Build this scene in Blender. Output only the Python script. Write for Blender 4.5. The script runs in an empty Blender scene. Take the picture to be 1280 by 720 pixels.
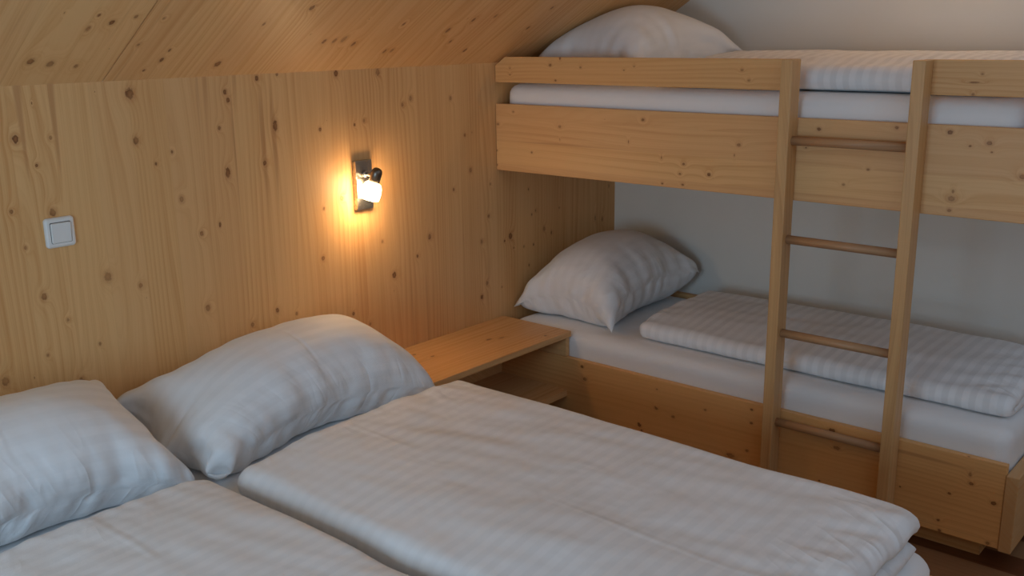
import bpy, bmesh, math, random
import numpy as np
from mathutils import Vector, Matrix

S = bpy.context.scene
COL = S.collection
random.seed(4)

# ------------------------------------------------------------------ camera, light, exposure
def look_camera():
    f, yaw, pitch, roll = 1247.24, 0.7113, 0.2520, -0.0133
    cy, sy = math.cos(yaw), math.sin(yaw)
    fwd = Vector((-sy*math.cos(pitch), cy*math.cos(pitch), -math.sin(pitch)))
    right = Vector((cy, sy, 0)); up = right.cross(fwd)
    c, s = math.cos(roll), math.sin(roll)
    r2 = c*right + s*up; u2 = -s*right + c*up
    cam = bpy.data.cameras.new('camera'); o = bpy.data.objects.new('camera', cam); COL.objects.link(o)
    cam.sensor_fit = 'HORIZONTAL'; cam.sensor_width = 36.0; cam.lens = 36.0*f/1280.0
    m = Matrix((r2, u2, -fwd)).transposed().to_4x4()
    m.translation = Vector((2.7391, -3.9477, 1.6454)); o.matrix_world = m
    cam.clip_start = 0.02
    S.camera = o
look_camera()

S.view_settings.view_transform = 'Standard'; S.view_settings.look = 'None'
S.view_settings.gamma = 1.0; S.view_settings.use_curve_mapping = False
S.view_settings.exposure = 0.0

WINDOW_POWER = 27.0       # daylight coming in through the gable window behind the camera
CEILING_LAMP_STRENGTH = 20.0
SHADE_STRENGTH = 44.0
BULB_STRENGTH = 80.0

world = bpy.data.worlds.new('sky'); S.world = world; world.use_nodes = True
bgn = world.node_tree.nodes['Background']
bgn.inputs[0].default_value = (0.62, 0.78, 1.0, 1); bgn.inputs[1].default_value = 0.6

def area(name, loc, target, sx, sy, power, colour):
    l = bpy.data.lights.new(name, 'AREA'); l.shape = 'RECTANGLE'; l.size = sx; l.size_y = sy
    l.energy = power; l.color = colour
    o = bpy.data.objects.new(name, l); COL.objects.link(o); o.location = loc
    d = Vector(target) - Vector(loc); o.rotation_euler = d.to_track_quat('-Z', 'Y').to_euler()
    return o
WX0, WX1, WZ0, WZ1, WALLY = 0.85, 2.15, 0.72, 1.60, -4.5
area('window_daylight', ((WX0+WX1)/2, WALLY-0.10, (WZ0+WZ1)/2), ((WX0+WX1)/2, 0, (WZ0+WZ1)/2), WX1-WX0, WZ1-WZ0, WINDOW_POWER, (0.50, 0.76, 1.0))

# ------------------------------------------------------------------ helpers
def mesh_obj(name, verts, faces, mat, parent=None, smooth=False, loc=None):
    me = bpy.data.meshes.new(name); me.from_pydata([tuple(v) for v in verts], [], faces); me.update()
    return link(name, me, mat, parent, smooth, loc)
def link(name, me, mat, parent=None, smooth=False, loc=None):
    o = bpy.data.objects.new(name, me); COL.objects.link(o)
    if mat: me.materials.append(mat)
    if smooth:
        me.polygons.foreach_set('use_smooth', [True]*len(me.polygons))
    if parent:
        o.parent = parent
    if loc is not None: o.location = loc
    return o
def from_bm(name, bm, mat, parent=None, smooth=False, loc=None):
    me = bpy.data.meshes.new(name); bmesh.ops.recalc_face_normals(bm, faces=bm.faces); bm.to_mesh(me); bm.free()
    return link(name, me, mat, parent, smooth, loc)
def box_bm(x0, x1, y0, y1, z0, z1, bev=0.002, seg=2, bm=None):
    own = bmesh.new()
    bmesh.ops.create_cube(own, size=1)
    for v in own.verts:
        v.co = Vector(((x0+x1)/2+v.co.x*(x1-x0), (y0+y1)/2+v.co.y*(y1-y0), (z0+z1)/2+v.co.z*(z1-z0)))
    if bev: bmesh.ops.bevel(own, geom=own.edges[:], offset=bev, segments=seg, affect='EDGES', profile=0.6)
    if bm is None: return own
    me = bpy.data.meshes.new('tmp'); own.to_mesh(me); own.free(); bm.from_mesh(me); bpy.data.meshes.remove(me)
    return bm
def box(name, x0, x1, y0, y1, z0, z1, mat, parent=None, bev=0.002, seg=2):
    # world coordinates; a child is shifted by its parent's location
    if parent:
        p = parent.location; x0 -= p.x; x1 -= p.x; y0 -= p.y; y1 -= p.y; z0 -= p.z; z1 -= p.z
    return from_bm(name, box_bm(x0, x1, y0, y1, z0, z1, bev, seg), mat, parent)
def prism(name, poly, axis, a, b, mat, parent=None, bev=0.0):
    # polygon in the two other axes, extruded along axis from a to b
    bm = bmesh.new(); off = parent.location if parent else Vector((0, 0, 0))
    def P(p, t):
        c = {0: (t, p[0], p[1]), 1: (p[0], t, p[1]), 2: (p[0], p[1], t)}[axis]
        return Vector(c) - off
    A = [bm.verts.new(P(p, a)) for p in poly]; B = [bm.verts.new(P(p, b)) for p in poly]
    bm.faces.new(A); bm.faces.new(B[::-1]); n = len(poly)
    for i in range(n): bm.faces.new((A[i], B[i], B[(i+1) % n], A[(i+1) % n]))
    bmesh.ops.recalc_face_normals(bm, faces=bm.faces)
    if bev: bmesh.ops.bevel(bm, geom=bm.edges[:], offset=bev, segments=2, affect='EDGES', profile=0.6)
    return from_bm(name, bm, mat, parent)
def lathe(name, prof, mat, parent=None, matrix=None, seg=32, smooth=True, cap=True):
    # profile of (radius, height) turned about local Z, then placed by matrix
    bm = bmesh.new(); rings = []
    for r, h in prof:
        rings.append([bm.verts.new((r*math.cos(2*math.pi*i/seg), r*math.sin(2*math.pi*i/seg), h)) for i in range(seg)])
    for a, b in zip(rings, rings[1:]):
        for i in range(seg): bm.faces.new((a[i], a[(i+1) % seg], b[(i+1) % seg], b[i]))
    if cap: bm.faces.new(rings[0]); bm.faces.new(rings[-1])
    if matrix: bm.transform(matrix)
    if parent: bm.transform(Matrix.Translation(-parent.location))
    return from_bm(name, bm, mat, parent, smooth)
def thing(name, label, cat, loc=(0, 0, 0), group=None):
    o = bpy.data.objects.new(name, None); COL.objects.link(o); o.location = loc; o.empty_display_size = 0.1
    o['label'] = label; o['category'] = cat
    if group: o['group'] = group
    return o
def tag(o, label, cat, group=None):
    o['label'] = label; o['category'] = cat
    if group: o['group'] = group
    return o
def struct(o): o['kind'] = 'structure'; return o

# numpy gradient noise, for cloth folds
_rng = np.random.RandomState(11); _perm = np.tile(_rng.permutation(256), 3)
_grad = _rng.normal(size=(256, 3)); _grad /= np.linalg.norm(_grad, axis=1)[:, None]
def noise(p):
    p = np.asarray(p, float); i = np.floor(p).astype(int); f = p-i; i &= 255
    w = f*f*f*(f*(f*6-15)+10); out = 0
    for dx in (0, 1):
        for dy in (0, 1):
            for dz in (0, 1):
                h = _perm[_perm[_perm[i[..., 0]+dx]+i[..., 1]+dy]+i[..., 2]+dz]
                g = _grad[h]; d = ((f-np.array([dx, dy, dz]))*g).sum(-1)
                wt = (w[..., 0] if dx else 1-w[..., 0])*(w[..., 1] if dy else 1-w[..., 1])*(w[..., 2] if dz else 1-w[..., 2])
                out = out+d*wt
    return out

# ------------------------------------------------------------------ materials
class NT:
    def __init__(s, name):
        s.mat = bpy.data.materials.new(name); s.mat.use_nodes = True; s.t = s.mat.node_tree
        s.bsdf = s.t.nodes['Principled BSDF']
    def put(s, sock, v):
        if isinstance(v, bpy.types.NodeSocket): s.t.links.new(v, sock)
        elif v is not None: sock.default_value = v
    def n(s, ty, **kw):
        o = s.t.nodes.new(ty)
        for k, v in kw.items(): setattr(o, k, v)
        return o
    def m(s, op, a, b=None, c=None, clamp=False):
        o = s.n('ShaderNodeMath', operation=op, use_clamp=clamp)
        for k, v in enumerate((a, b, c)): s.put(o.inputs[k], v)
        return o.outputs[0]
    def v(s, op, a, b=None, c=None, out=0):
        o = s.n('ShaderNodeVectorMath', operation=op)
        for k, x in enumerate((a, b, c)):
            if x is not None: s.put(o.inputs[k], x)
        return o.outputs[out]
    def comb(s, x=0.0, y=0.0, z=0.0):
        o = s.n('ShaderNodeCombineXYZ')
        for k, q in enumerate((x, y, z)): s.put(o.inputs[k], q)
        return o.outputs[0]
    def sep(s, vec):
        o = s.n('ShaderNodeSeparateXYZ'); s.put(o.inputs[0], vec); return o.outputs
    def noise(s, vec, scale=1.0, detail=2.0, rough=0.5, dist=0.0):
        o = s.n('ShaderNodeTexNoise'); s.put(o.inputs['Vector'], vec)
        o.inputs['Scale'].default_value = scale; o.inputs['Detail'].default_value = detail
        o.inputs['Roughness'].default_value = rough; o.inputs['Distortion'].default_value = dist
        return o.outputs[0]
    def ramp(s, x, a, b, lo=0.0, hi=1.0, smooth=True):
        o = s.n('ShaderNodeMapRange'); o.interpolation_type = 'SMOOTHSTEP' if smooth else 'LINEAR'
        s.put(o.inputs[0], x)
        for k, q in enumerate((a, b, lo, hi)): s.put(o.inputs[k+1], q)
        return o.outputs[0]
    def mix(s, f, a, b, mode='MIX'):
        o = s.n('ShaderNodeMix', data_type='RGBA', blend_type=mode)
        s.put(o.inputs[0], f)
        for k, q in ((6, a), (7, b)):
            if isinstance(q, tuple): q = (*q[:3], 1.0)
            s.put(o.inputs[k], q)
        return o.outputs[2]
    def bump(s, h, strength=0.2, dist=0.002):
        o = s.n('ShaderNodeBump'); o.inputs['Strength'].default_value = strength; o.inputs['Distance'].default_value = dist
        s.put(o.inputs['Height'], h); return o.outputs[0]

LIGHT, DARK = (0.76, 0.452, 0.195), (0.61, 0.295, 0.10)

def spruce(name, grain, across, thick, lam=0.10, knots=(), kflip=1.0, seed=0.0, light=LIGHT, dark=DARK, rnd=0.5, vor=1.0, rings=34.0, streak=True, rough=0.42, origin=(0, 0, 0)):
    """Knotty spruce: glued lamellas, growth rings bending round the knots."""
    T = NT(name); tc = T.v('ADD', T.n('ShaderNodeTexCoord').outputs['Object'], origin); xyz = T.sep(tc)
    g = xyz[grain]; a = T.m('MULTIPLY_ADD', xyz[thick], 0.9, xyz[across])
    # lamella index and its random numbers
    wob = T.m('FLOOR', T.m('ADD', T.m('DIVIDE', a, lam), seed*3.37+0.31))
    wn = T.n('ShaderNodeTexWhiteNoise', noise_dimensions='2D'); T.put(wn.inputs['Vector'], T.comb(wob, seed+0.5, 0.0))
    r1 = wn.outputs[0]; rc = T.sep(wn.outputs[1]); r2 = rc[0]; r3 = rc[1]
    ag = T.comb(a, g, 0.0)
    d = None
    for (ka, kg, kr, ke) in knots:
        kr *= 0.62
        q = T.v('MULTIPLY_ADD', ag, (1/kr, 1/(kr*ke), 0.0), (-ka/kr, -kg/(kr*ke), 0.0))
        l = T.v('LENGTH', q, out=1)
        d = l if d is None else T.m('MINIMUM', d, l)
    if vor > 0:   # scattered small knots
        vo = T.n('ShaderNodeTexVoronoi', voronoi_dimensions='2D'); vo.inputs['Scale'].default_value = 1.0
        T.put(vo.inputs['Vector'], T.comb(T.m('MULTIPLY_ADD', a, 11.0, seed*7.1), T.m('MULTIPLY_ADD', g, 5.0, seed*3.3), 0.0))
        vr = T.sep(vo.outputs['Color'])
        size = T.m('MAXIMUM', T.m('MULTIPLY', T.m('SUBTRACT', vr[0], 1.0-0.42*vor), 0.14), 0.0005)
        dv = T.m('DIVIDE', vo.outputs['Distance'], size)
        d = dv if d is None else T.m('MINIMUM', d, dv)
    if d is None: d = 50.0
    dn = T.m('ADD', d, T.m('MULTIPLY', T.m('SUBTRACT', T.noise(tc, 130.0, 2.0), 0.5), 1.1))
    near = T.m('POWER', 2.718, T.m('MULTIPLY', d, -0.62))
    # growth rings: stretched noise contours
    wv = T.comb(T.m('MULTIPLY_ADD', a, 4.0, T.m('MULTIPLY', r1, 40.0)), T.m('MULTIPLY_ADD', g, 0.34, T.m('MULTIPLY', r2, 30.0)), seed)
    big = T.noise(wv, 1.0, 2.0, 0.45)
    phase = T.m('ADD', T.m('MULTIPLY', big, rings*0.36), T.m('MULTIPLY', a, T.m('MULTIPLY_ADD', r3, rings*1.3, rings*0.5)))
    phase = T.m('ADD', phase, T.m('MULTIPLY', near, 3.2))
    fr = T.m('FRACT', phase)
    ring = T.m('MULTIPLY', T.ramp(fr, 0.25, 0.9), T.ramp(fr, 1.0, 0.93))
    soft = T.noise(T.comb(T.m('MULTIPLY', a, 60.0), T.m('MULTIPLY', g, 0.8), seed+T_OFF), 1.0, 3.0, 0.6)
    fibre = T.noise(T.comb(T.m('MULTIPLY', a, 420.0), T.m('MULTIPLY', g, 9.0), 3.0), 1.0, 2.0, 0.6)
    fr2 = T.m('FRACT', T.m('MULTIPLY', phase, 3.7)); ring2 = T.m('MULTIPLY', T.ramp(fr2, 0.3, 0.9), T.ramp(fr2, 1.0, 0.92))
    vis = T.ramp(T.noise(T.comb(T.m('MULTIPLY', a, 9.0), T.m('MULTIPLY', g, 1.6), r1), 1.0, 1.0), 0.35, 0.7, 0.25, 1.0)
    k = T.m('MULTIPLY', T.m('MULTIPLY', ring, 0.50), vis)
    k = T.m('ADD', k, T.m('MULTIPLY', ring2, 0.16))
    k = T.m('ADD', k, T.m('MULTIPLY', T.ramp(soft, 0.35, 0.75), 0.33))
    k = T.m('ADD', k, T.m('MULTIPLY', T.m('SUBTRACT', fibre, 0.5), 0.35))
    k = T.m('ADD', k, T.m('MULTIPLY', T.m('SUBTRACT', r3, 0.5), rnd))
    k = T.m('ADD', k, T.m('MULTIPLY', near, 0.35), clamp=True)
    col = T.mix(k, light, dark)
    # a few lamellas tint a little redder or paler
    col = T.mix(T.m('MULTIPLY', T.ramp(r2, 0.6, 1.0), 0.35*min(1.0, rnd*2)), col, (0.66, 0.36, 0.17))
    if streak:   # reddish heartwood flames
        st = T.noise(T.comb(T.m('MULTIPLY_ADD', a, 22.0, T.m('MULTIPLY', r1, 9.0)), T.m('MULTIPLY', g, 0.9), seed+4.2), 1.0, 2.0, 0.5)
        col = T.mix(T.ramp(st, 0.66, 0.76, 0.0, 0.6), col, (0.47, 0.21, 0.075))
    # thin glue line between lamellas
    e = T.m('ABSOLUTE', T.m('SUBTRACT', T.m('FRACT', T.m('ADD', T.m('DIVIDE', a, lam), seed*3.37+0.31)), 0.5))
    col = T.mix(T.ramp(e, 0.493, 0.499, 0.0, 0.22), col, (0.40, 0.20, 0.08))
    # the knots themselves: halo, body, dark rim
    col = T.mix(T.ramp(dn, 2.6, 0.9, 0.0, 0.35), col, (0.46, 0.21, 0.075))
    body = T.mix(T.ramp(dn, 0.1, 0.95), (0.31, 0.125, 0.04), (0.165, 0.058, 0.017))
    ks = T.ramp(T.noise(tc, 11.0, 0.0), 0.35, 0.62, 0.45, 0.95)
    col = T.mix(T.m('MULTIPLY', T.ramp(dn, 1.25, 0.8), ks), col, body)
    T.put(T.bsdf.inputs['Base Color'], col)
    T.put(T.bsdf.inputs['Roughness'], T.m('MULTIPLY_ADD', k, 0.12, rough))
    T.bsdf.inputs['Specular IOR Level'].default_value = 0.35
    T.put(T.bsdf.inputs['Normal'], T.bump(T.m('ADD', k, T.ramp(e, 0.49, 0.5, 0.0, -0.5)), 0.12, 0.0012))
    return T.mat
T_OFF = 1.7

def cloth(name, stripe=True, pucker=None, period=0.042, tint=(0.83, 0.83, 0.84), crease=None, wr=0.5, contrast=1.0):
    T = NT(name); uv = T.n('ShaderNodeUVMap', uv_map='UVMap').outputs[0]; s = T.sep(uv)
    tc = T.n('ShaderNodeTexCoord').outputs['Object']
    h = T.m('MULTIPLY', T.noise(tc, 6.0, 2.0, 0.45, 0.3), 0.014*wr)
    h = T.m('ADD', h, T.m('MULTIPLY', T.noise(tc, 22.0, 1.0, 0.4, 0.2), 0.0012*wr))
    weave = T.m('MULTIPLY', T.m('SINE', T.m('MULTIPLY', T.m('ADD', s[0], s[1]), 5200.0)), 0.00003)
    h = T.m('ADD', h, weave)
    col = tint; ro = 0.62
    if stripe:
        w = T.m('SINE', T.m('MULTIPLY', s[1], 2*math.pi/period))
        st = T.ramp(w, -0.35, 0.35)
        fade = T.ramp(T.noise(tc, 5.0, 2.0), 0.3, 0.65, 0.35, 1.0)
        st = T.m('MULTIPLY', st, fade)
        col = T.mix(T.m('MULTIPLY', st, contrast), tint, tuple(c*0.84 for c in tint))
        ro = T.ramp(st, 0.0, 1.0, 0.48, 0.66)
        h = T.m('ADD', h, T.m('MULTIPLY', st, 0.00003))
    for (axis, pos, wd, hh) in (crease or []):
        q = T.m('ABSOLUTE', T.m('SUBTRACT', T.m('ADD', s[axis], T.m('MULTIPLY', T.m('SUBTRACT', T.noise(tc, 3.0, 1.0), 0.5), 0.02)), pos))
        amp = T.ramp(T.noise(tc, 4.0, 1.0), 0.42, 0.62, 0.05, 1.0)
        h = T.m('ADD', h, T.m('MULTIPLY', T.m('MULTIPLY', T.ramp(q, wd, 0.0), amp), hh))
    for (axis, pos, wd, hh, f1, f2) in (pucker or []):   # small folds running in from a seam at uv[axis] = pos
        q = T.m('DIVIDE', T.m('SUBTRACT', s[axis], pos), wd); fall = T.m('POWER', 2.718, T.m('MULTIPLY', T.m('MULTIPLY', q, q), -1.0))
        al, ac = (s[1-axis], s[axis])
        nz = T.noise(T.comb(T.m('MULTIPLY_ADD', ac, f1*0.35, T.m('MULTIPLY', al, f1)), T.m('MULTIPLY', ac, f2), pos), 1.0, 1.5, 0.5)
        rg = T.m('SUBTRACT', 1.0, T.m('MULTIPLY', T.m('ABSOLUTE', T.m('SUBTRACT', nz, 0.5)), 5.0), clamp=True)
        patch = T.ramp(T.noise(T.comb(al, ac, 7.0), 6.0, 1.0), 0.38, 0.6)
        h = T.m('ADD', h, T.m('MULTIPLY', T.m('MULTIPLY', T.m('MULTIPLY', rg, patch), fall), hh))
    T.put(T.bsdf.inputs['Base Color'], col if not isinstance(col, tuple) else (*col, 1))
    T.put(T.bsdf.inputs['Roughness'], ro)
    T.bsdf.inputs['Specular IOR Level'].default_value = 0.3
    T.bsdf.inputs['Sheen Weight'].default_value = 0.12
    T.put(T.bsdf.inputs['Normal'], T.bump(h, 1.0, 1.0))
    return T.mat

def plaster(name, c):
    T = NT(name); tc = T.n('ShaderNodeTexCoord').outputs['Object']
    n1 = T.noise(tc, 2.0, 3.0); n2 = T.noise(tc, 170.0, 3.0, 0.6)
    T.put(T.bsdf.inputs['Base Color'], T.mix(T.ramp(n1, 0.3, 0.7), c, tuple(q*0.96 for q in c)))
    T.bsdf.inputs['Roughness'].default_value = 0.9
    T.put(T.bsdf.inputs['Normal'], T.bump(n2, 0.35, 0.0012))
    return T.mat
def plain(name, c, rough=0.5, metal=0.0, nscale=60.0, amt=0.05, spec=0.5):
    T = NT(name); tc = T.n('ShaderNodeTexCoord').outputs['Object']
    n1 = T.noise(tc, nscale, 3.0)
    T.put(T.bsdf.inputs['Base Color'], T.mix(n1, c, tuple(q*(1-2*amt) for q in c)))
    T.put(T.bsdf.inputs['Roughness'], T.m('MULTIPLY_ADD', n1, 0.1, rough-0.05))
    T.bsdf.inputs['Metallic'].default_value = metal; T.bsdf.inputs['Specular IOR Level'].default_value = spec
    return T.mat

WALLK = [(-2.445,1.485,0.0187,1.3), (-2.441,1.35,0.013,1.3), (-2.783,1.384,0.0124,1.3), (-2.689,1.38,0.0056,1.3), (-2.736,1.309,0.0056,1.3),
  (-2.819,1.194,0.0069,1.3), (-2.709,1.176,0.0126,1.3), (-2.795,1.091,0.0056,1.3), (-2.763,0.947,0.0113,1.3), (-2.573,0.967,0.0159,1.3),
  (-2.475,0.921,0.0088,1.3), (-2.128,1.473,0.0091,1.3), (-2.119,1.448,0.0091,1.3), (-2.159,1.364,0.0076,1.3), (-1.948,1.355,0.0126,2.2),
  (-2.141,1.222,0.0122,2), (-2.312,1.16,0.0104,1.3), (-2.329,1.306,0.0059,1.3), (-2.385,1.276,0.0059,1.3), (-1.764,1.328,0.0081,1.3),
  (-1.999,1.238,0.0094,1.3), (-2.254,1.044,0.0091,1.3), (-2.186,1.062,0.0061,2), (-1.784,0.88,0.0099,1.3), (-2.006,1.51,0.0093,1.3),
  (-1.927,1.519,0.0063,1.3), (-1.681,1.512,0.0131,1.3), (-1.49,1.51,0.0136,1.3), (-1.333,1.408,0.0105,1.3), (-1.375,1.387,0.0087,1.3),
  (-1.12,1.396,0.0091,1.3), (-1.565,1.343,0.0074,1.3), (-1.61,1.332,0.006,1.3), (-1.687,1.08,0.0116,1.3), (-1.768,1.054,0.0065,1.3),
  (-1.452,0.755,0.0141,1.3), (-1.258,0.872,0.0126,1.3), (-1.116,1.039,0.0074,1.3), (-1.016,1.105,0.0112,1.3), (-1.044,1.248,0.0074,1.3),
  (-1.327,0.807,0.0072,1.3), (-0.958,0.802,0.0095,1.3), (-0.911,0.903,0.0077,1.3), (-0.775,0.796,0.0158,1.3), (-0.929,0.619,0.0097,1.3),
  (-1.504,0.893,0.0069,1.3), (-2.256,0.803,0.0123,1.3), (-1.992,0.736,0.0096,1.3), (-1.914,0.707,0.0065,1.3), (-1.661,0.65,0.0085,1.3),
  (-1.583,0.592,0.0069,1.3), (-2.897,0.735,0.0142,1.3), (-2.689,0.674,0.0146,1.3), (-2.774,0.779,0.0057,1.3), (-2.705,0.866,0.0057,1.3),
  (-2.621,0.774,0.0058,1.3), (-2.095,0.709,0.0095,1.3), (-0.898,1.035,0.0054,1.3), (-0.652,0.982,0.0056,1.3), (-0.604,0.882,0.0057,1.3),
  (-0.631,0.868,0.0057,1.3), (-0.913,0.902,0.0075,1.3), (-0.545,0.792,0.0104,1.5), (-0.494,0.767,0.0058,2), (-0.773,0.796,0.0067,1.3),
  (-0.813,0.781,0.0066,1.3), (-0.62,0.733,0.0057,1.3), (-0.686,0.735,0.0056,1.3), (-0.754,0.741,0.0045,1.3), (-0.652,0.645,0.0057,1.3),
  (-0.929,0.619,0.0076,1.8), (-0.964,0.565,0.0109,1.3), (-0.835,0.583,0.0044,1.3), (-0.159,0.783,0.0062,3), (-0.102,0.77,0.0075,2),
  (-0.436,0.871,0.0047,1.3), (-0.051,0.923,0.005,2)]

CEILK = [(-2.655,0.326,0.0064,1.5), (-2.609,0.294,0.0104,1.5), (-2.662,0.266,0.0078,2), (-2.553,0.32,0.0078,1.5), (-2.47,0.313,0.0053,1.5),
  (-2.386,0.105,0.0085,2), (-2.491,0.187,0.0055,1.5), (-2.418,0.052,0.0057,1.5), (-2.761,0.118,0.0133,1.5), (-2.705,0.103,0.0135,1.5),
  (-2.63,0.087,0.0082,1.5), (-2.185,0.071,0.0148,1.5), (-2.014,0.367,0.0115,1.5), (-1.776,0.195,0.0124,2), (-1.81,0.187,0.0093,2),
  (-1.851,0.184,0.0092,2), (-1.715,0.165,0.0095,2), (-1.539,0.114,0.0082,2), (-1.508,0.118,0.0083,2), (-1.332,0.24,0.0101,2), (-1.257,0.166,0.0069,2),
  (-1.257,0.304,0.0084,2), (-1.124,0.102,0.0089,2), (-2.383,0.155,0.0056,2), (-1.577,0.281,0.0064,2), (-2.137,0.284,0.0057,2), (-1.161,0.329,0.0069,2),
  (-0.9,0.25,0.0073,2), (-0.894,0.383,0.0072,2)]

UPK = [(1.331,0.096,0.0053,1.3), (1.277,0.013,0.0064,1.3), (1.283,0.333,0.0071,1.3), (1.17,0.004,0.0054,1.3), (1.174,0.191,0.0052,1.3),
  (1.327,0.716,0.0077,1.3), (1.26,1.104,0.0082,1.3), (1.224,1.089,0.0064,0.4), (1.244,0.654,0.0078,0.4), (1.234,0.333,0.0061,0.3),
  (1.196,0.798,0.0067,0.5), (1.179,0.891,0.0066,1.3), (1.143,0.876,0.0057,1.3), (1.15,0.994,0.0084,1.3), (1.105,0.889,0.0057,1.3),
  (1.102,0.804,0.0048,1.3), (1.11,0.003,0.0054,1.3), (1.328,1.386,0.0078,1.3), (1.345,1.633,0.0068,1.3), (1.34,1.79,0.0091,1.3),
  (1.315,1.902,0.0091,1.3), (1.289,1.911,0.0033,1.3), (1.303,1.85,0.0041,1.3), (1.266,1.346,0.0035,1.3), (1.211,1.555,0.0052,1.3),
  (1.157,1.479,0.0052,1.3), (1.144,1.812,0.0118,1.3), (1.166,1.815,0.0076,0.7), (1.109,1.809,0.0068,1.3), (1.225,2.0,0.01,1.3)]

LOK = [(0.162,1.19,0.0068,1.3), (0.263,1.516,0.0075,1.3), (0.291,1.948,0.0099,0.6), (0.262,1.954,0.0081,1.3), (0.217,2.024,0.009,1.3),
  (0.21,1.893,0.0055,1.3), (0.109,1.868,0.0055,1.3), (0.075,1.875,0.0065,1.3), (0.08,2.02,0.0073,1.3), (0.187,1.74,0.0037,1.3),
  (0.127,1.467,0.0038,1.3), (0.351,1.938,0.0045,1.3), (0.323,1.201,0.0062,1.3), (0.272,1.202,0.0063,1.3), (0.163,1.192,0.0053,1.3),
  (0.125,1.123,0.0096,2), (0.322,1.499,0.0091,2), (0.263,1.522,0.0091,1.3), (0.324,0.446,0.0084,1.3), (0.274,0.461,0.0106,1.3),
  (0.148,0.724,0.0062,1.3), (0.124,0.738,0.0052,1.3), (0.235,0.797,0.0071,0.5), (0.309,0.803,0.004,1.3), (0.231,0.802,0.0076,1.3),
  (0.142,0.727,0.0093,1.3), (0.215,0.878,0.0075,1.3), (0.125,1.125,0.0118,2), (0.276,1.014,0.0059,1.3), (0.273,1.203,0.0058,1.3)]

GUK = [(1.543,0.334,0.0091,0.6), (1.516,0.286,0.0072,1.3), (1.509,0.432,0.005,1.3), (1.502,0.629,0.0039,1.3), (1.516,0.673,0.0039,1.3),
  (1.509,1.104,0.0054,1.3), (1.476,1.131,0.0054,1.3), (1.502,0.081,0.0042,1.3), (1.477,0.081,0.0042,1.3), (1.459,0.312,0.0051,1.3),
  (1.509,1.864,0.0041,1.3), (1.451,1.844,0.005,1.3), (1.485,1.844,0.0033,6)]


M = {}
FY, T0 = -0.8586, 0.025            # front plane of the bunks and board thickness
M['wall'] = spruce('spruce_wall', 2, 1, 0, 0.115, WALLK, seed=0.0, vor=0.25, rnd=0.34)
M['ceil'] = spruce('spruce_ceiling', 0, 1, 2, 0.14, [(a, b, r, e) for a, b, r, e in CEILK], seed=2.0, vor=0.3, rnd=0.3, light=(0.76, 0.465, 0.21))
M['up'] = spruce('spruce_bunk_board', 0, 2, 1, 0.092, UPK, seed=1.05, vor=0.15, rnd=0.62, origin=(1.0, 0, 1.09))
M['low'] = spruce('spruce_bed_board', 0, 2, 1, 0.30, LOK, seed=1.6, vor=0.1, rnd=0.2, light=(0.82, 0.46, 0.175), dark=(0.68, 0.33, 0.11), origin=(1.0, 0, 0))
M['guard'] = spruce('spruce_guard_rail', 0, 2, 1, 0.3, GUK, seed=3.1, vor=0.0, rnd=0.2, origin=(1.0, 0, 1.09))
M['shelf'] = spruce('spruce_shelf', 1, 0, 2, 0.14, [(0.185, -1.13, 0.009, 2.2), (0.21, -1.08, 0.009, 2.4), (0.09, -1.45, 0.008, 1.4), (0.16, -1.42, 0.008, 1.5), (0.33, -0.95, 0.007, 1.3)], seed=5.0, vor=0.1, rnd=0.25, origin=(0.18, -1.2, -0.456))
M['rail'] = spruce('spruce_ladder', 2, 0, 1, 0.2, (), seed=6.2, vor=0.0, rnd=0.25, streak=False, light=(0.66, 0.39, 0.17), dark=(0.50, 0.26, 0.10), origin=(1.5, 0, 0))
M['rung'] = spruce('beech_rung', 0, 2, 1, 0.2, (), seed=7.4, vor=0.0, rnd=0.1, streak=False, light=(0.50, 0.29, 0.15), dark=(0.38, 0.20, 0.10))
M['frame'] = spruce('spruce_bed_frame', 0, 2, 1, 0.25, (), seed=8.3, vor=0.3, rnd=0.2)
M['framey'] = spruce('spruce_bed_foot', 1, 2, 0, 0.25, (), seed=8.9, vor=0.3, rnd=0.2)
M['endp'] = spruce('spruce_end_panel', 1, 2, 0, 0.25, (), seed=9.3, vor=0.3, rnd=0.2, light=(0.62, 0.37, 0.17))
M['plaster'] = plaster('white_plaster', (0.78, 0.762, 0.71))
M['floor'] = spruce('dark_laminate', 0, 1, 2, 0.12, (), seed=4.4, vor=0.0, rnd=0.6, light=(0.13, 0.042, 0.015), dark=(0.06, 0.018, 0.006), streak=False, rough=0.35)
M['plastic'] = plain('white_switch_plastic', (0.78, 0.78, 0.76), 0.35, 0, 40, 0.02)
M['chrome'] = plain('satin_nickel', (0.42, 0.40, 0.37), 0.28, 1.0, 300, 0.1)
M['darkmetal'] = plain('brushed_dark_nickel', (0.20, 0.17, 0.14), 0.30, 1.0, 300, 0.1)
M['black'] = plain('black_gap', (0.02, 0.02, 0.02), 0.6)

def glow(name, c, strength):
    T = NT(name); lw = T.n('ShaderNodeLayerWeight'); lw.inputs[0].default_value = 0.4
    T.bsdf.inputs['Base Color'].default_value = (0.9, 0.88, 0.82, 1); T.bsdf.inputs['Roughness'].default_value = 0.3
    T.bsdf.inputs['Emission Color'].default_value = (*c, 1); T.bsdf.inputs['Emission Strength'].default_value = strength
    return T.mat
M['shade'] = glow('lit_opal_glass', (1.0, 0.67, 0.36), SHADE_STRENGTH)
M['bulb'] = glow('lit_bulb', (1.0, 0.70, 0.38), BULB_STRENGTH)
M['globe'] = glow('lit_globe', (1.0, 0.68, 0.34), CEILING_LAMP_STRENGTH)

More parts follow.
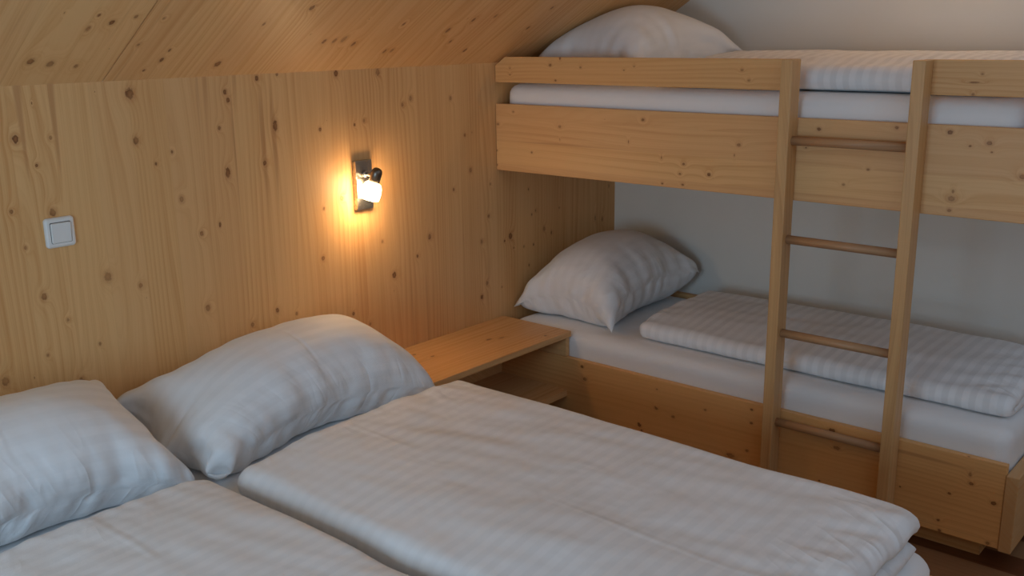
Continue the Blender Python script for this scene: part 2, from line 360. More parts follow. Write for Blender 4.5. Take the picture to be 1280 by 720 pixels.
# ------------------------------------------------------------------ the room
KZ, SL = 1.5226, 0.633
ANG = math.atan(SL); RIDGE = 2.6; RW = 5.2
struct(box('floor', -0.12, RW+0.12, WALLY-0.12, 0.12, -0.1, 0.0, M['floor'], bev=0))
struct(box('wall_left', -0.06, 0.0, WALLY, 0.0, 0.0, KZ, M['wall'], bev=0))
struct(box('wall_right', RW, RW+0.1, WALLY, 0.0, 0.0, KZ, M['wall'], bev=0))
RZ = KZ+SL*RIDGE
gable = [(-0.06, 0), (RW+0.1, 0), (RW+0.1, KZ), (RIDGE, RZ+0.04), (-0.06, KZ)]
struct(prism('wall_back', gable, 1, 0.0, 0.1, M['plaster']))
# front gable wall, behind the camera, round its window opening
bm = bmesh.new()
for poly in ([(-0.06, 0), (WX0, 0), (WX0, KZ+SL*WX0), (-0.06, KZ)], [(WX0, 0), (WX1, 0), (WX1, WZ0), (WX0, WZ0)],
             [(WX0, WZ1), (WX1, WZ1), (WX1, KZ+SL*WX1+0.02), (WX0, KZ+SL*WX0+0.02)] if WZ1 < KZ+SL*WX0 else [(WX0+(WZ1-KZ-SL*WX0)/SL, WZ1), (WX1, WZ1), (WX1, KZ+SL*WX1)],
             [(WX1, 0), (RW+0.1, 0), (RW+0.1, KZ), (RIDGE, RZ), (WX1, KZ+SL*WX1)]):
    A = [bm.verts.new((x, WALLY, z)) for x, z in poly]; B = [bm.verts.new((x, WALLY-0.1, z)) for x, z in poly]
    bm.faces.new(A); bm.faces.new(B[::-1])
    for i in range(len(poly)): bm.faces.new((A[i], B[i], B[(i+1) % len(poly)], A[(i+1) % len(poly)]))
struct(from_bm('wall_front', bm, M['plaster']))
wf = struct(box('window_1', WX0, WX1, WALLY-0.09, WALLY-0.03, WZ0, WZ0+0.06, M['plastic'], bev=0.004))
for nm, a in (('window_frame', (WX0, WX0+0.06, WALLY-0.09, WALLY-0.03, WZ0+0.06, WZ1)), ('window_frame', (WX1-0.06, WX1, WALLY-0.09, WALLY-0.03, WZ0+0.06, WZ1)),
              ('window_frame', ((WX0+WX1)/2-0.04, (WX0+WX1)/2+0.04, WALLY-0.09, WALLY-0.03, WZ0+0.06, WZ1))):
    box(nm, *a, M['plastic'], wf, bev=0.004)
def slope(name, x_kink, sign, y0, y1):
    # one panel of the wooden roof slope; local X runs up the slope
    ln = RIDGE/math.cos(ANG); bm = box_bm(-0.07*0, ln, y0, y1, 0.0, 0.06, 0)
    o = from_bm(name, bm, M['ceil'])
    o.location = (x_kink, 0, KZ)
    o.rotation_euler = (0, -ANG, 0) if sign > 0 else (0, -(math.pi-ANG), 0)
    return struct(o)
ceil = slope('ceiling', 0.0, 1, -2.5215, 0.0)
slope('ceiling_left', 0.0, 1, WALLY, -2.5245)
o = slope('ceiling_right', RW, 1, WALLY, 0.0); o.rotation_euler = (0, ANG, math.pi); o.location = (RW, WALLY, KZ)

# ------------------------------------------------------------------ upper bunk
BY = FY+T0
LX = 2.05
ub = thing('upper_bunk', 'knotty spruce upper bunk built under the sloping wooden ceiling', 'bunk bed', (1.0, FY, 1.09))
box('front_board', 0.002, LX, FY, BY, 1.09, 1.3602, M['up'], ub, 0.003)
prism('guard_rail', [(0.002, 1.446), (1.285, 1.446), (1.285, 1.5465), (0.055, 1.5465), (0.002, 1.512)], 1, FY, BY, M['guard'], ub, 0.0025)
box('guard_rail', 1.695, LX, FY, BY, 1.446, 1.5485, M['guard'], ub, 0.003)
box('base_panel', 0.002, LX, BY, -0.022, 1.14, 1.158, M['frame'], ub)
box('back_board', 0.002, LX, -0.022, -0.001, 1.09, 1.44, M['frame'], ub, 0.003)
box('end_panel', LX, LX+0.035, FY, -0.001, 1.085, 1.5485, M['endp'], ub, 0.003)

# ------------------------------------------------------------------ lower bed
lb = thing('lower_bunk', 'low knotty spruce bed below the upper bunk, on a recessed plinth', 'bed', (1.0, FY, 0.0))
box('front_board', 0.002, LX, FY, BY, 0.0696, 0.348, M['low'], lb, 0.003)
box('end_panel', LX+0.001, LX+0.038, FY-0.004, -0.001, 0.0655, 0.318, M['endp'], lb, 0.003)
box('back_board', 0.002, LX, -0.032, -0.001, 0.07, 0.452, M['frame'], lb, 0.003)
box('base_panel', 0.002, LX, BY, -0.034, 0.215, 0.235, M['frame'], lb)
box('plinth', 0.03, 1.985, FY+0.06, -0.05, 0.0, 0.0696, M['frame'], lb, 0.001)

# ------------------------------------------------------------------ ladder
LF = FY-0.066
ld = thing('bunk_ladder', 'slim wooden ladder with round rungs up to the upper bunk', 'ladder', (1.5, LF+0.033, 0))
RX = ((1.274, 1.313), (1.687, 1.725))
for a, b in RX: box('rail', a, b, LF, FY-0.001, 0.0, 1.548, M['rail'], ld, 0.004, 3)
for z in (0.316, 0.639, 0.964, 1.290):
    lathe('rung', [(0.0145, 0), (0.0145, RX[1][0]-RX[0][1])], M['rung'], ld, Matrix.Translation((RX[0][1], LF+0.034, z)) @ Matrix.Rotation(math.pi/2, 4, 'Y'), 24)

# ------------------------------------------------------------------ bedside shelf between the beds
sh = thing('bedside_shelf', 'built-in spruce bedside shelf on the wooden wall between the beds', 'shelf', (0.18, -1.2, 0))
box('shelf_board', 0.001, 0.371, -1.625, BY+0.001, 0.431, 0.456, M['shelf'], sh, 0.003)
box('shelf_board', 0.001, 0.371, -1.625, FY-0.001, 0.180, 0.211, M['shelf'], sh, 0.003)
box('side_panel', 0.001, 0.363, BY-0.022, BY-0.001, 0.349, 0.4305, M['frame'], sh, 0.002)
box('side_panel', 0.001, 0.363, -1.624, -1.604, 0.0, 0.4305, M['frame'], sh, 0.002)
box('back_panel', 0.001, 0.016, -1.603, FY-0.002, 0.2115, 0.4305, M['frame'], sh, 0.001)

# ------------------------------------------------------------------ double bed frame
BR, BL, BX0, BX1 = -1.632, -3.53, 0.002, 2.145
bf = thing('double_bed', 'wide spruce double bed frame with its head at the wooden wall', 'bed', (1.0, -2.58, 0))
box('side_rail', BX0, BX1, BR-0.026, BR, 0.12, 0.345, M['frame'], bf, 0.003)
box('side_rail', BX0, BX1, BL, BL+0.026, 0.12, 0.345, M['frame'], bf, 0.003)
box('foot_board', BX1-0.026, BX1, BL+0.027, BR-0.027, 0.12, 0.345, M['framey'], bf, 0.003)
box('slat_base', BX0, BX1-0.027, BL+0.027, BR-0.027, 0.21, 0.228, M['frame'], bf, 0.001)
for x in (0.06, 1.99):
    for y in (BL+0.03, -2.62, BR-0.11): box('leg', x, x+0.08, y, y+0.08, 0.0, 0.209 if y == -2.62 else 0.209, M['frame'], bf, 0.003)

# ------------------------------------------------------------------ cloth builders
def grid_mesh(name, P, UV, mat, closed_u=False, loc=(0, 0, 0), sub=0):
    """P: (n, m, 3) grid; optional wrap along the first axis; caps are left to the caller."""
    n, m = P.shape[:2]; loc = np.array(loc)
    verts = (P.reshape(-1, 3)-loc).tolist(); faces = []; uvs = []
    for i in range(n if closed_u else n-1):
        i2 = (i+1) % n
        for j in range(m-1):
            faces.append((i*m+j, i2*m+j, i2*m+j+1, i*m+j+1))
    me = bpy.data.meshes.new(name); me.from_pydata(verts, [], faces)
    return me
def add_uv(me, uvv):
    l = me.uv_layers.new(name='UVMap'); idx = np.empty(len(me.loops), int); me.loops.foreach_get('vertex_index', idx)
    l.data.foreach_set('uv', np.asarray(uvv)[idx].astype(np.float32).ravel())

def sheet_mattress(name, x0, x1, y0, y1, z0, z1, r, mat, seed, label, group=None, parent_loc=None, wr=0.0015):
    """A mattress in a fitted sheet: rounded box, a little slack in the cloth at the corners."""
    loc = Vector(((x0+x1)/2, (y0+y1)/2, z0)); hx, hy, hz = (x1-x0)/2, (y1-y0)/2, (z1-z0)
    nx, ny, nz = max(16, int((x1-x0)/0.025)), max(12, int((y1-y0)/0.025)), 10
    bm = bmesh.new(); bmesh.ops.create_cube(bm, size=2)
    bm.free()
    key = {}; verts = []; faces = []
    def vert(i, j, k):
        q = (i, j, k)
        if q not in key: key[q] = len(verts); verts.append((-1+2*i/nx, -1+2*j/ny, k/nz))
        return key[q]
    for i in range(nx):
        for j in range(ny):
            faces.append((vert(i, j, nz), vert(i+1, j, nz), vert(i+1, j+1, nz), vert(i, j+1, nz)))
            faces.append((vert(i, j, 0), vert(i, j+1, 0), vert(i+1, j+1, 0), vert(i+1, j, 0)))
    for k in range(nz):
        for i in range(nx):
            faces.append((vert(i, 0, k), vert(i+1, 0, k), vert(i+1, 0, k+1), vert(i, 0, k+1)))
            faces.append((vert(i, ny, k), vert(i, ny, k+1), vert(i+1, ny, k+1), vert(i+1, ny, k)))
        for j in range(ny):
            faces.append((vert(0, j, k), vert(0, j, k+1), vert(0, j+1, k+1), vert(0, j+1, k)))
            faces.append((vert(nx, j, k), vert(nx, j+1, k), vert(nx, j+1, k+1), vert(nx, j, k+1)))
    V = np.array(verts); P = np.stack([V[:, 0]*hx, V[:, 1]*hy, V[:, 2]*hz], 1)
    # round: pull to an inset box and push out by r
    c = np.stack([np.clip(P[:, 0], -hx+r*1.3, hx-r*1.3), np.clip(P[:, 1], -hy+r*1.3, hy-r*1.3), np.clip(P[:, 2], r*0.7, hz-r)], 1)
    dlt = P-c; sc = np.array([r*1.3, r*1.3, r]); q = dlt/sc; q[:, 2] = np.where(P[:, 2] < r*0.7, dlt[:, 2]/(r*0.7), q[:, 2])
    ln = np.linalg.norm(q, axis=1); mx = np.abs(q).max(1); f = np.where(ln > 1e-6, mx/np.maximum(ln, 1e-6), 1)
    P = c+dlt*f[:, None]
    uvv = np.stack([P[:, 0]+P[:, 2]*0.4, P[:, 1]+P[:, 2]*0.3], 1)
    # slack: vertical ripples on the sides near the corners
    cd = np.exp(-((hx-np.abs(P[:, 0]))**2+(hy-np.abs(P[:, 1]))**2)/0.12**2)
    side = np.clip(mx*1.0, 0, 1)
    ang = np.arctan2(P[:, 1], P[:, 0])
    rip = noise(np.stack([P[:, 0]*26, P[:, 1]*26, P[:, 2]*5+seed], 1))
    gen = noise(np.stack([P[:, 0]*5, P[:, 1]*5, P[:, 2]*12+seed*3], 1))
    nrm = dlt/np.maximum(np.linalg.norm(dlt, axis=1), 1e-6)[:, None]
    top = (P[:, 2] > hz-r*0.9) & (np.abs(dlt[:, 0]) < 1e-6) & (np.abs(dlt[:, 1]) < 1e-6)
    nrm[top] = (0, 0, 1)
    amp = wr*gen*np.where(top, 0.6, 1.6)+cd*0.006*rip
    P = P+nrm*(np.minimum(amp, 0.0015))[:, None]
    P[:, 2] = np.maximum(P[:, 2], 0.0)
    me = bpy.data.meshes.new(name); me.from_pydata(P.tolist(), [], faces); me.update(); add_uv(me, uvv)
    o = link(name, me, mat, None, True, loc); tag(o, label, 'mattress', group); return o

def quilt(name, x0, x1, yf, yo, zb, t, mat, seed, label, bump=0.011, droop=None, group=None, gap=0.004, turn=0.0, corner=0.05, tuck=0.0, zfun=None, wrin=1.0, shoulder=0.030):
    """A duvet folded once lengthwise: the fold lies at y=yf, the open edges at y=yo."""
    sg = 1 if yo > yf else -1; r = (t+gap)/2
    wl = abs(yo-yf)-t/2-r
    n_l, n_f, n_x = int(wl/0.02), 12, int((x1-x0)/0.02)
    # mid line across: s from the lower open edge to the fold and back
    pts = []
    for k in range(n_l+1): pts.append((yo-sg*(t/2)-sg*wl*k/n_l, zb+t/2, 0))
    for k in range(1, n_f):
        a = math.pi*k/n_f; pts.append((yf+sg*(t/2+r)-sg*r*math.sin(a), zb+t/2+r-r*math.cos(a), 0))
    for k in range(n_l+1): pts.append((yf+sg*(t/2+r)+sg*wl*k/n_l, zb+t/2+2*r, 0))
    mid = np.array(pts)[:, :2]; ns = len(mid)
    tan = np.gradient(mid, axis=0); tan /= np.linalg.norm(tan, axis=1)[:, None]
    nor = np.stack([tan[:, 1], -tan[:, 0]], 1)*sg        # points away from the fold's inside
    # make sure the upper layer's normal points up
    if nor[-5, 1] < 0: nor = -nor
    seg = np.linalg.norm(np.diff(mid, axis=0), axis=1); sl = np.concatenate([[0], np.cumsum(seg)]); SLN = sl[-1]
    xs = np.linspace(x0, x1, n_x+1)
    def taper(d, w): q = np.clip(d/w, 0, 1); return np.sqrt(np.clip(1-(1-q)**2, 0.0, 1))
    te = taper(np.minimum(sl, SLN-sl), t*0.75)
    tx = taper(np.minimum(xs-x0, x1-xs), t*0.75)
    th = t/2*np.minimum(te[:, None], 1)*tx[None, :]
    X, Sg = np.meshgrid(xs, sl)
    Y = np.repeat(mid[:, :1], n_x+1, 1); Z = np.repeat(mid[:, 1:], n_x+1, 1)
    upper = np.clip((np.arange(ns)-n_l)/n_f, 0, 1)[:, None]
    # plan: rounded corners and uneven edges
    yy = (Y-min(yf, yo))/abs(yo-yf); xx = (X-x0)/(x1-x0)
    ed = np.minimum(yy, 1-yy)*abs(yo-yf)
    cut = corner*np.clip(1-ed/corner, 0, 1)**2*0.6
    X = X+np.where(xx < 0.5, 1, -1)*cut*np.abs(2*xx-1)**6
    X = X+0.012*noise(np.stack([Y*5, Sg*2+seed, X*0+seed], -1))*np.abs(2*xx-1)**2
    Y = Y+0.012*noise(np.stack([X*4, upper+X*0+seed, X*0+2.2+seed], -1))*np.abs(2*yy-1)**2
    Y = Y+turn*(xx-0.5)
    base = np.stack([X, Y, Z], -1)
    low = noise(np.stack([X*2.2, Y*3.0, X*0+seed], -1))+0.5*noise(np.stack([X*5.5, Y*6.5, X*0+seed+9], -1))
    fold = noise(np.stack([X*3.0+Y*2, Y*14-X*3, X*0+seed+5], -1))
    endw = np.exp(-((x1-X)/0.16)**2); headw = np.exp(-((X-x0)/0.12)**2)
    pull = noise(np.stack([X*4+Y*3, Y*30-X*10, X*0+seed+7], -1))
    dz = upper*(bump*low+0.008*wrin*fold+0.020*wrin*pull*endw+0.013*wrin*pull*headw)
    if zfun is not None: dz = dz+upper*zfun(xx, yy)
    dz = dz-upper*shoulder*np.exp(-(np.abs(Y-yf)/0.14)**2)
    base[..., 2] += dz
    base[..., 2] -= upper*r*0.25*np.exp(-((x1-X)/0.05)**2)
    n3 = np.stack([X*0, np.repeat(nor[:, :1], n_x+1, 1), np.repeat(nor[:, 1:], n_x+1, 1)], -1)
    w2 = 0.003*wrin*noise(np.stack([X*7, Y*12, Sg*3+seed], -1))+0.0045*wrin*noise(np.stack([X*11, Sg*30, Sg*0+seed], -1))*(endw+0.5*headw)
    O = base+n3*(th+w2*np.minimum(te[:, None], tx[None, :]))[..., None]; I = base-n3*th[..., None]
    O[..., 2] = np.maximum(O[..., 2], zb+0.001); I[..., 2] = np.maximum(I[..., 2], zb+0.002)
    # outer and inner skins joined all round
    m = n_x+1; loc = np.array(((x0+x1)/2, (yf+yo)/2, zb))
    verts = np.concatenate([O.reshape(-1, 3), I.reshape(-1, 3)])-loc; off = ns*m; faces = []
    border = lambda i, j: i in (0, ns-1) or j in (0, m-1)
    vid = lambda i, j, s: i*m+j if (s == 0 or border(i, j)) else off+i*m+j
    for s in (0, 1):
        for i in range(ns-1):
            for j in range(m-1):
                f = (vid(i, j, s), vid(i+1, j, s), vid(i+1, j+1, s), vid(i, j+1, s))
                faces.append(f if s == 0 else f[::-1])
    me = bpy.data.meshes.new(name); me.from_pydata(verts.tolist(), [], faces)
    uvv = np.stack([Sg.ravel(), X.ravel()], 1); add_uv(me, np.concatenate([uvv, uvv]))
    b = bmesh.new(); b.from_mesh(me); bmesh.ops.delete(b, geom=[v for v in b.verts if not v.link_faces], context='VERTS')
    bmesh.ops.recalc_face_normals(b, faces=b.faces); b.to_mesh(me); b.free()
    o = link(name, me, mat, None, True, loc); tag(o, label, 'duvet', group)
    sm = o.modifiers.new('smooth', 'SUBSURF'); sm.levels = 1; sm.render_levels = 1
    return o

def pillow(name, wu, wv, corners, planes, mat, label, seed=0, press=1.0, nu=84, nv=60, steps=170, up=(0, 0, 1), group=None, grav=0.0, soft=1.0, pins=()):
    """Two sheets sewn round the edge, blown up by pressure inside a few planes (position based dynamics)."""
    rs = np.random.RandomState(seed)
    c00, c10, c11, c01 = [np.array(c, float) for c in corners]     # u runs 00->10, v runs 00->01
    u = np.linspace(0, 1, nu+1)[:, None, None]; v = np.linspace(0, 1, nv+1)[None, :, None]
    flat = c00*(1-u)*(1-v)+c10*u*(1-v)+c11*u*v+c01*(1-u)*v
    nrm = np.cross(c10-c00, c01-c00); nrm /= np.linalg.norm(nrm)
    if nrm @ np.array(up) < 0: sgn = -1
    else: sgn = 1
    nz = nrm*sgn
    hump = (np.sin(np.pi*u)*np.sin(np.pi*v))**0.5
    P = np.stack([flat+nz*0.05*hump, flat-nz*0.03*hump]); P += rs.normal(size=P.shape)*0.0012
    Q = P.copy(); du, dv = wu/nu, wv/nv; dg = math.hypot(du, dv); b = np.zeros((nu+1, nv+1), bool); b[[0, -1]] = True; b[:, [0, -1]] = True
    def solve(A, B, L, k):
        d = B-A; l = np.linalg.norm(d, axis=-1, keepdims=True); c = d*((l-L)/np.maximum(l, 1e-9))*0.5*k
        A += c; B -= c
    uu0 = np.linspace(0, wu, nu+1)[:, None]; vv0 = np.linspace(0, wv, nv+1)[None, :]
    edge = np.clip(np.minimum(np.minimum(uu0, wu-uu0), np.minimum(vv0, wv-vv0))/0.07, 0.0, 1)[None, :, :, None]
    pin = ((0, 0, c00), (nu, 0, c10), (nu, nv, c11), (0, nv, c01))+tuple((int(a*nu), int(c*nv), np.array(q, float)) for a, c, q in pins)
    for it in range(steps):
        vel = (P-Q)*0.90; Q = P.copy()
        tu = np.gradient(P, axis=1); tv = np.gradient(P, axis=2); n = np.cross(tu, tv)*sgn
        n[1] *= -1
        n /= (du*dv)
        acc = n*(press*0.00028*edge); acc[..., 2] -= grav
        acc[:, b] = 0
        P = P+vel+acc
        for k in range(5):
            for s in (0, 1):
                solve(P[:, s:-1:2][:, :((nu+1-s)//2)], P[:, s+1::2], du, 1.0)
                solve(P[:, :, s:-1:2][:, :, :((nv+1-s)//2)], P[:, :, s+1::2], dv, 1.0)
            solve(P[:, :-1, :-1], P[:, 1:, 1:], dg, 0.16); solve(P[:, 1:, :-1], P[:, :-1, 1:], dg, 0.16)
            w = P[:, b].mean(0); P[0][b] = w; P[1][b] = w
            for i, j, c in pin: P[:, i, j] = c
            for (pn, pd) in planes:
                pn = np.array(pn, float); h = P@pn-pd; P = P+np.where(h < 0, -h, 0)[..., None]*pn
        # a little bending stiffness
        lap = np.zeros_like(P); lap[:, 1:-1, 1:-1] = (P[:, 2:, 1:-1]+P[:, :-2, 1:-1]+P[:, 1:-1, 2:]+P[:, 1:-1, :-2])/4-P[:, 1:-1, 1:-1]
        P = P+lap*0.12*soft
    # puckers running in from the seams
    tu = np.gradient(P, axis=1); tv = np.gradient(P, axis=2); n = np.cross(tu, tv)*sgn; n[1] *= -1
    n /= np.maximum(np.linalg.norm(n, axis=-1, keepdims=True), 1e-9)
    U = np.linspace(0, wu, nu+1)[:, None]+np.zeros((nu+1, nv+1)); V = np.linspace(0, wv, nv+1)[None, :]+np.zeros((nu+1, nv+1))
    dU = np.minimum(U, wu-U); dV = np.minimum(V, wv-V)
    for s in (0, 1):
        a = noise(np.stack([U*17+V*3, V*2.5, U*0+seed*3.1+s*9], -1))*np.exp(-(dV/0.13)**2)*np.clip(dV/0.02, 0, 1)
        c = noise(np.stack([U*2.5, V*17+U*4, U*0+seed*5.7+s*9], -1))*np.exp(-(dU/0.11)**2)*np.clip(dU/0.02, 0, 1)
        e = noise(np.stack([U*5+V*4, V*5-U*3, U*0+seed+s*4.0], -1))*np.clip(np.minimum(dU, dV)/0.05, 0, 1)
        P[s] += n[s]*(0.026*a+0.018*c+0.012*e)[..., None]
    for (pn, pd) in planes:
        pn = np.array(pn, float); h = P@pn-pd; P = P+np.where(h < 0, -h, 0)[..., None]*pn
    loc = flat.mean((0, 1)); m = nv+1; off = (nu+1)*m
    verts = (P.reshape(-1, 3)-loc); faces = []
    vid = lambda i, j, s: i*m+j if (s == 0 or b[i, j]) else off+i*m+j
    for s in (0, 1):
        for i in range(nu):
            for j in range(nv):
                f = (vid(i, j, s), vid(i+1, j, s), vid(i+1, j+1, s), vid(i, j+1, s)); faces.append(f if s == 0 else f[::-1])
    me = bpy.data.meshes.new(name); me.from_pydata(verts.tolist(), [], faces)
    uu = np.stack(np.meshgrid(np.linspace(0, wu, nu+1), np.linspace(0, wv, nv+1), indexing='ij'), -1).reshape(-1, 2)
    add_uv(me, np.concatenate([uu, uu+0.011]))
    bb = bmesh.new(); bb.from_mesh(me); bmesh.ops.delete(bb, geom=[q for q in bb.verts if not q.link_faces], context='VERTS')
    bmesh.ops.recalc_face_normals(bb, faces=bb.faces); bb.to_mesh(me); bb.free()
    o = link(name, me, mat, None, True, loc); tag(o, label, 'pillow', group)
    sm = o.modifiers.new('smooth', 'SUBSURF'); sm.levels = 1; sm.render_levels = 1
    return o

M['sheet'] = cloth('plain_sheet', False, tint=(0.84, 0.83, 0.83), wr=0.5)
M['duvet'] = cloth('striped_duvet', True, crease=[(0, 1.23, 0.016, 0.0014)], wr=1.0, contrast=0.34, pucker=[(1, 2.10, 0.16, 0.007, 15.0, 6.0), (1, 0.55, 0.14, 0.004, 12.0, 4.0)])
M['duvet2'] = cloth('striped_bunk_duvet', True, wr=0.6, contrast=0.7, pucker=[(1, 2.03, 0.14, 0.005, 18.0, 6.0), (1, 0.62, 0.10, 0.003, 16.0, 4.0)])
M['case'] = cloth('striped_pillowcase', True, crease=[(0, 0.47, 0.012, 0.0022)], wr=0.8, contrast=0.26, pucker=[(1, 0.02, 0.12, 0.0040, 17.0, 4.0), (0, 0.0, 0.11, 0.0022, 17.0, 4.0), (0, 0.94, 0.11, 0.0022, 17.0, 4.0)])
M['case2'] = cloth('pillowcase', True, wr=0.8, contrast=0.22, pucker=[(0, 0.0, 0.16, 0.0045, 15.0, 4.0), (0, 0.77, 0.12, 0.003, 16.0, 4.0), (1, 0.0, 0.12, 0.003, 16.0, 4.0)])
M['case3'] = cloth('smooth_pillowcase', True, wr=0.6, contrast=0.10, tint=(0.83, 0.81, 0.79))

# ------------------------------------------------------------------ mattresses
MZ = 0.432
sheet_mattress('mattress', 0.03, 2.105, -2.578, -1.662, 0.229, MZ, 0.05, M['sheet'], 1.0, 'white sheeted mattress under the middle duvet, nearer the bedside shelf')
sheet_mattress('mattress', 0.03, 2.105, -3.50, -2.584, 0.229, MZ, 0.05, M['sheet'], 2.0, 'white sheeted mattress under the duvet at the bottom left edge')
sheet_mattress('mattress', 0.03, LX-0.004, BY+0.003, -0.036, 0.236, 0.447, 0.045, M['sheet'], 3.0, 'white sheeted mattress on the low bed behind the ladder')
sheet_mattress('mattress', 0.02, LX-0.06, BY+0.004, -0.026, 1.159, 1.440, 0.045, M['sheet'], 4.0, 'white sheeted mattress on the upper bunk behind the guard rail')

# ------------------------------------------------------------------ duvets
quilt('duvet', 0.56, 2.085, -2.585, -1.705, MZ, 0.058, M['duvet'], 3.3, 'folded white striped duvet on the double bed, in the middle foreground', corner=0.035)
quilt('duvet', 0.52, 2.04, -3.42, -2.635, MZ, 0.050, M['duvet'], 8.1, 'white duvet cut off at the bottom left corner of the photo', corner=0.09)
quilt('duvet', 0.62, 2.03, -0.745, -0.17, 0.447, 0.048, M['duvet2'], 5.7, 'folded white striped duvet on the low bed behind the ladder', corner=0.04, bump=0.006)
quilt('duvet', 0.80, 1.96, -0.80, -0.06, 1.441, 0.056, M['duvet2'], 6.9, 'folded white striped duvet on the upper bunk, seen through the guard rail gap', corner=0.04, bump=0.008)

# ------------------------------------------------------------------ pillows
FL = ((0, 0, 1), MZ+0.001); WL = ((1, 0, 0), 0.004); RF = (tuple((np.array([SL, 0, -1])/math.hypot(SL, 1)).tolist()), -KZ/math.hypot(SL, 1)+0.002)
pillow('pillow', 0.94, 0.53, [(0.435, -2.550, 0.440), (0.435, -1.660, 0.448), (0.06, -1.70, 0.54), (0.055, -2.655, 0.60)], [FL, WL], M['case'],
       'white pillow leaning on the wooden wall beside the bedside shelf', seed=1, press=1.0, pins=[(0, 0.5, (0.27, -2.640, 0.475))])
pillow('pillow', 0.94, 0.53, [(0.43, -3.50, 0.445), (0.445, -2.612, 0.452), (0.06, -2.70, 0.62), (0.06, -3.50, 0.62)], [FL, WL], M['case'],
       'white pillow at the left edge of the photo, cut off by it', seed=2, press=1.0)
pillow('pillow', 0.77, 0.565, [(0.54, -0.785, 0.455), (0.51, -0.05, 0.56), (0.03, -0.05, 0.55), (0.005, -0.775, 0.472)], [((0, 0, 1), 0.449), WL, ((0, -1, 0), 0.003)], M['case2'],
       'white pillow on the low bed, against the wooden wall', seed=3, press=1.0)
pillow('pillow', 0.70, 0.60, [(0.62, -0.74, 1.46), (0.70, -0.07, 1.55), (0.10, -0.06, 1.53), (0.04, -0.74, 1.465)], [((0, 0, 1), 1.443), WL, ((0, -1, 0), 0.003), RF], M['case3'],
       'white pillow on the upper bunk, under the sloping ceiling', seed=4, press=0.7)

# ------------------------------------------------------------------ light switch
sw = thing('light_switch', 'square white rocker light switch on the wooden wall', 'light switch', (0.0, -2.698, 1.12))
def rounded_plate(name, hw, d0, d1, rad, mat, parent, chamf=0.004, cy=0.0):
    bm = bmesh.new(); rings = []
    for x, ins in ((d0, 0.0), (d1-chamf, 0.0), (d1-chamf*0.4, chamf*0.35), (d1, chamf)):
        ring = []
        for q in range(4):
            for k in range(7):
                a = math.pi/2*(q+k/6); cx, cz = ((1, 1), (-1, 1), (-1, -1), (1, -1))[q]
                ring.append(bm.verts.new((x, cx*(hw-rad)+(rad-ins)*math.cos(a)+cy, cz*(hw-rad)+(rad-ins)*math.sin(a))))
        rings.append(ring)
    n = len(rings[0])
    for a, b in zip(rings, rings[1:]):
        for i in range(n): bm.faces.new((a[i], a[(i+1) % n], b[(i+1) % n], b[i]))
    bm.faces.new(rings[0]); bm.faces.new(rings[-1])
    return from_bm(name, bm, mat, parent)
rounded_plate('frame', 0.042, 0.0005, 0.011, 0.010, M['plastic'], sw, 0.006)
rounded_plate('gap', 0.0295, 0.0085, 0.0113, 0.004, M['black'], sw, 0.0002)
rk = rounded_plate('rocker', 0.0282, 0.009, 0.0155, 0.004, M['plastic'], sw, 0.002); rk.rotation_euler = (0, math.radians(2.5), 0)

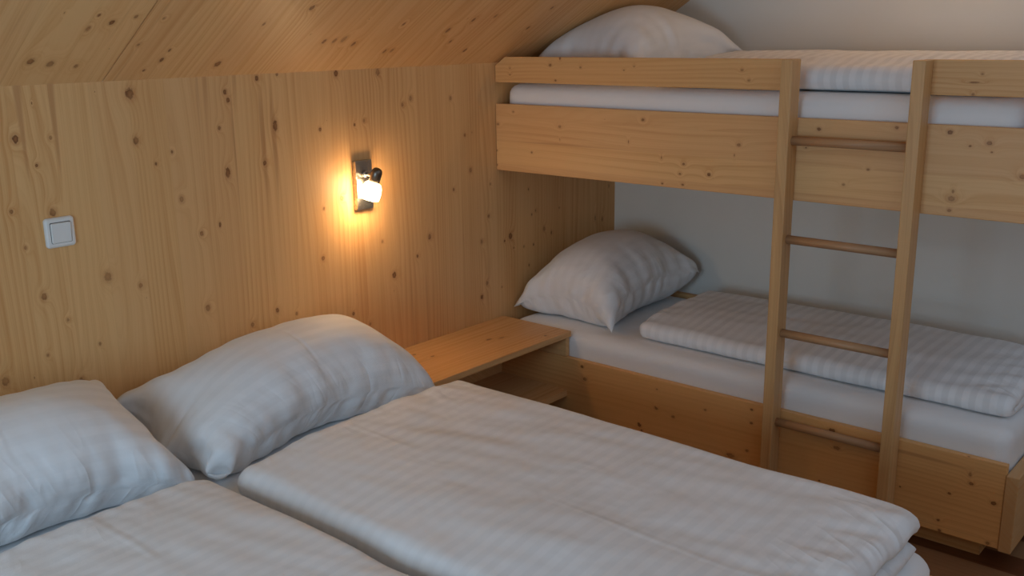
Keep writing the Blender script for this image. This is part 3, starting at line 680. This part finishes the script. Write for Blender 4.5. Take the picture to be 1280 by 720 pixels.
# ------------------------------------------------------------------ wall lamp
PY, PZ = -1.594, 1.118
wl = thing('wall_lamp', 'lit metal wall spotlight with a frosted glass shade above the bedside shelf', 'wall lamp', (0.0, PY, PZ))
box('back_plate', 0.0008, 0.020, PY-0.038, PY+0.038, PZ-0.088, PZ+0.088, M['chrome'], wl, 0.002)
box('mounting_band', 0.0205, 0.024, PY-0.038, PY+0.038, PZ-0.045, PZ+0.025, M['chrome'], wl, 0.001)
ax = Vector((-0.28, -0.18, -0.94)).normalized()
hub = Vector((0.096, -1.600, 1.172))
rot = ax.to_track_quat('Z', 'Y').to_matrix().to_4x4()
lathe('socket', [(0.005, -0.014), (0.013, -0.011), (0.018, -0.004), (0.020, 0.004), (0.020, 0.042), (0.017, 0.044)], M['darkmetal'], wl, Matrix.Translation(hub) @ rot, 32)
st = Vector((0.022, PY, 1.158)); en = hub+ax*0.012
q = (en-st); lathe('arm', [(0.007, 0), (0.007, q.length-0.012)], M['chrome'], wl, Matrix.Translation(st) @ q.to_track_quat('Z', 'Y').to_matrix().to_4x4(), 20)
lathe('knuckle', [(0.010, -0.006), (0.013, -0.004), (0.013, 0.004), (0.010, 0.006)], M['chrome'], wl, Matrix.Translation(st+Vector((0.006, 0, 0))) @ Matrix.Rotation(math.pi/2, 4, 'Y'), 24)
lathe('glass_shade', [(0.010, 0.038), (0.019, 0.040), (0.028, 0.047), (0.033, 0.058), (0.0355, 0.072), (0.036, 0.086), (0.0345, 0.100), (0.032, 0.1005), (0.0335, 0.086), (0.031, 0.072), (0.028, 0.058), (0.023, 0.050), (0.012, 0.045)], M['shade'], wl, Matrix.Translation(hub) @ rot, 40)
bm = bmesh.new(); bmesh.ops.create_uvsphere(bm, u_segments=20, v_segments=12, radius=0.017)
bm.transform(Matrix.Translation(hub+ax*0.078-wl.location))
from_bm('bulb', bm, M['bulb'], wl, True)

# ------------------------------------------------------------------ ceiling lamp over the upper bunk
cx, cyy = 1.60, -0.30; cz = KZ+SL*cx
cl = thing('ceiling_lamp', 'round lit pendant lamp hanging from the sloping ceiling above the upper bunk', 'ceiling lamp', (cx, cyy, cz-0.015))
lathe('canopy', [(0.05, -0.035), (0.05, -0.012), (0.045, -0.006)], M['chrome'], cl, Matrix.Translation((cx, cyy, cz-0.03)))
lathe('cord', [(0.004, -0.115), (0.004, -0.02)], M['darkmetal'], cl, Matrix.Translation((cx, cyy, cz-0.03)), 12)
bm = bmesh.new(); bmesh.ops.create_uvsphere(bm, u_segments=32, v_segments=16, radius=0.07)
bm.transform(Matrix.Translation(Vector((cx, cyy, cz-0.21))-cl.location))
from_bm('globe', bm, M['globe'], cl, True)
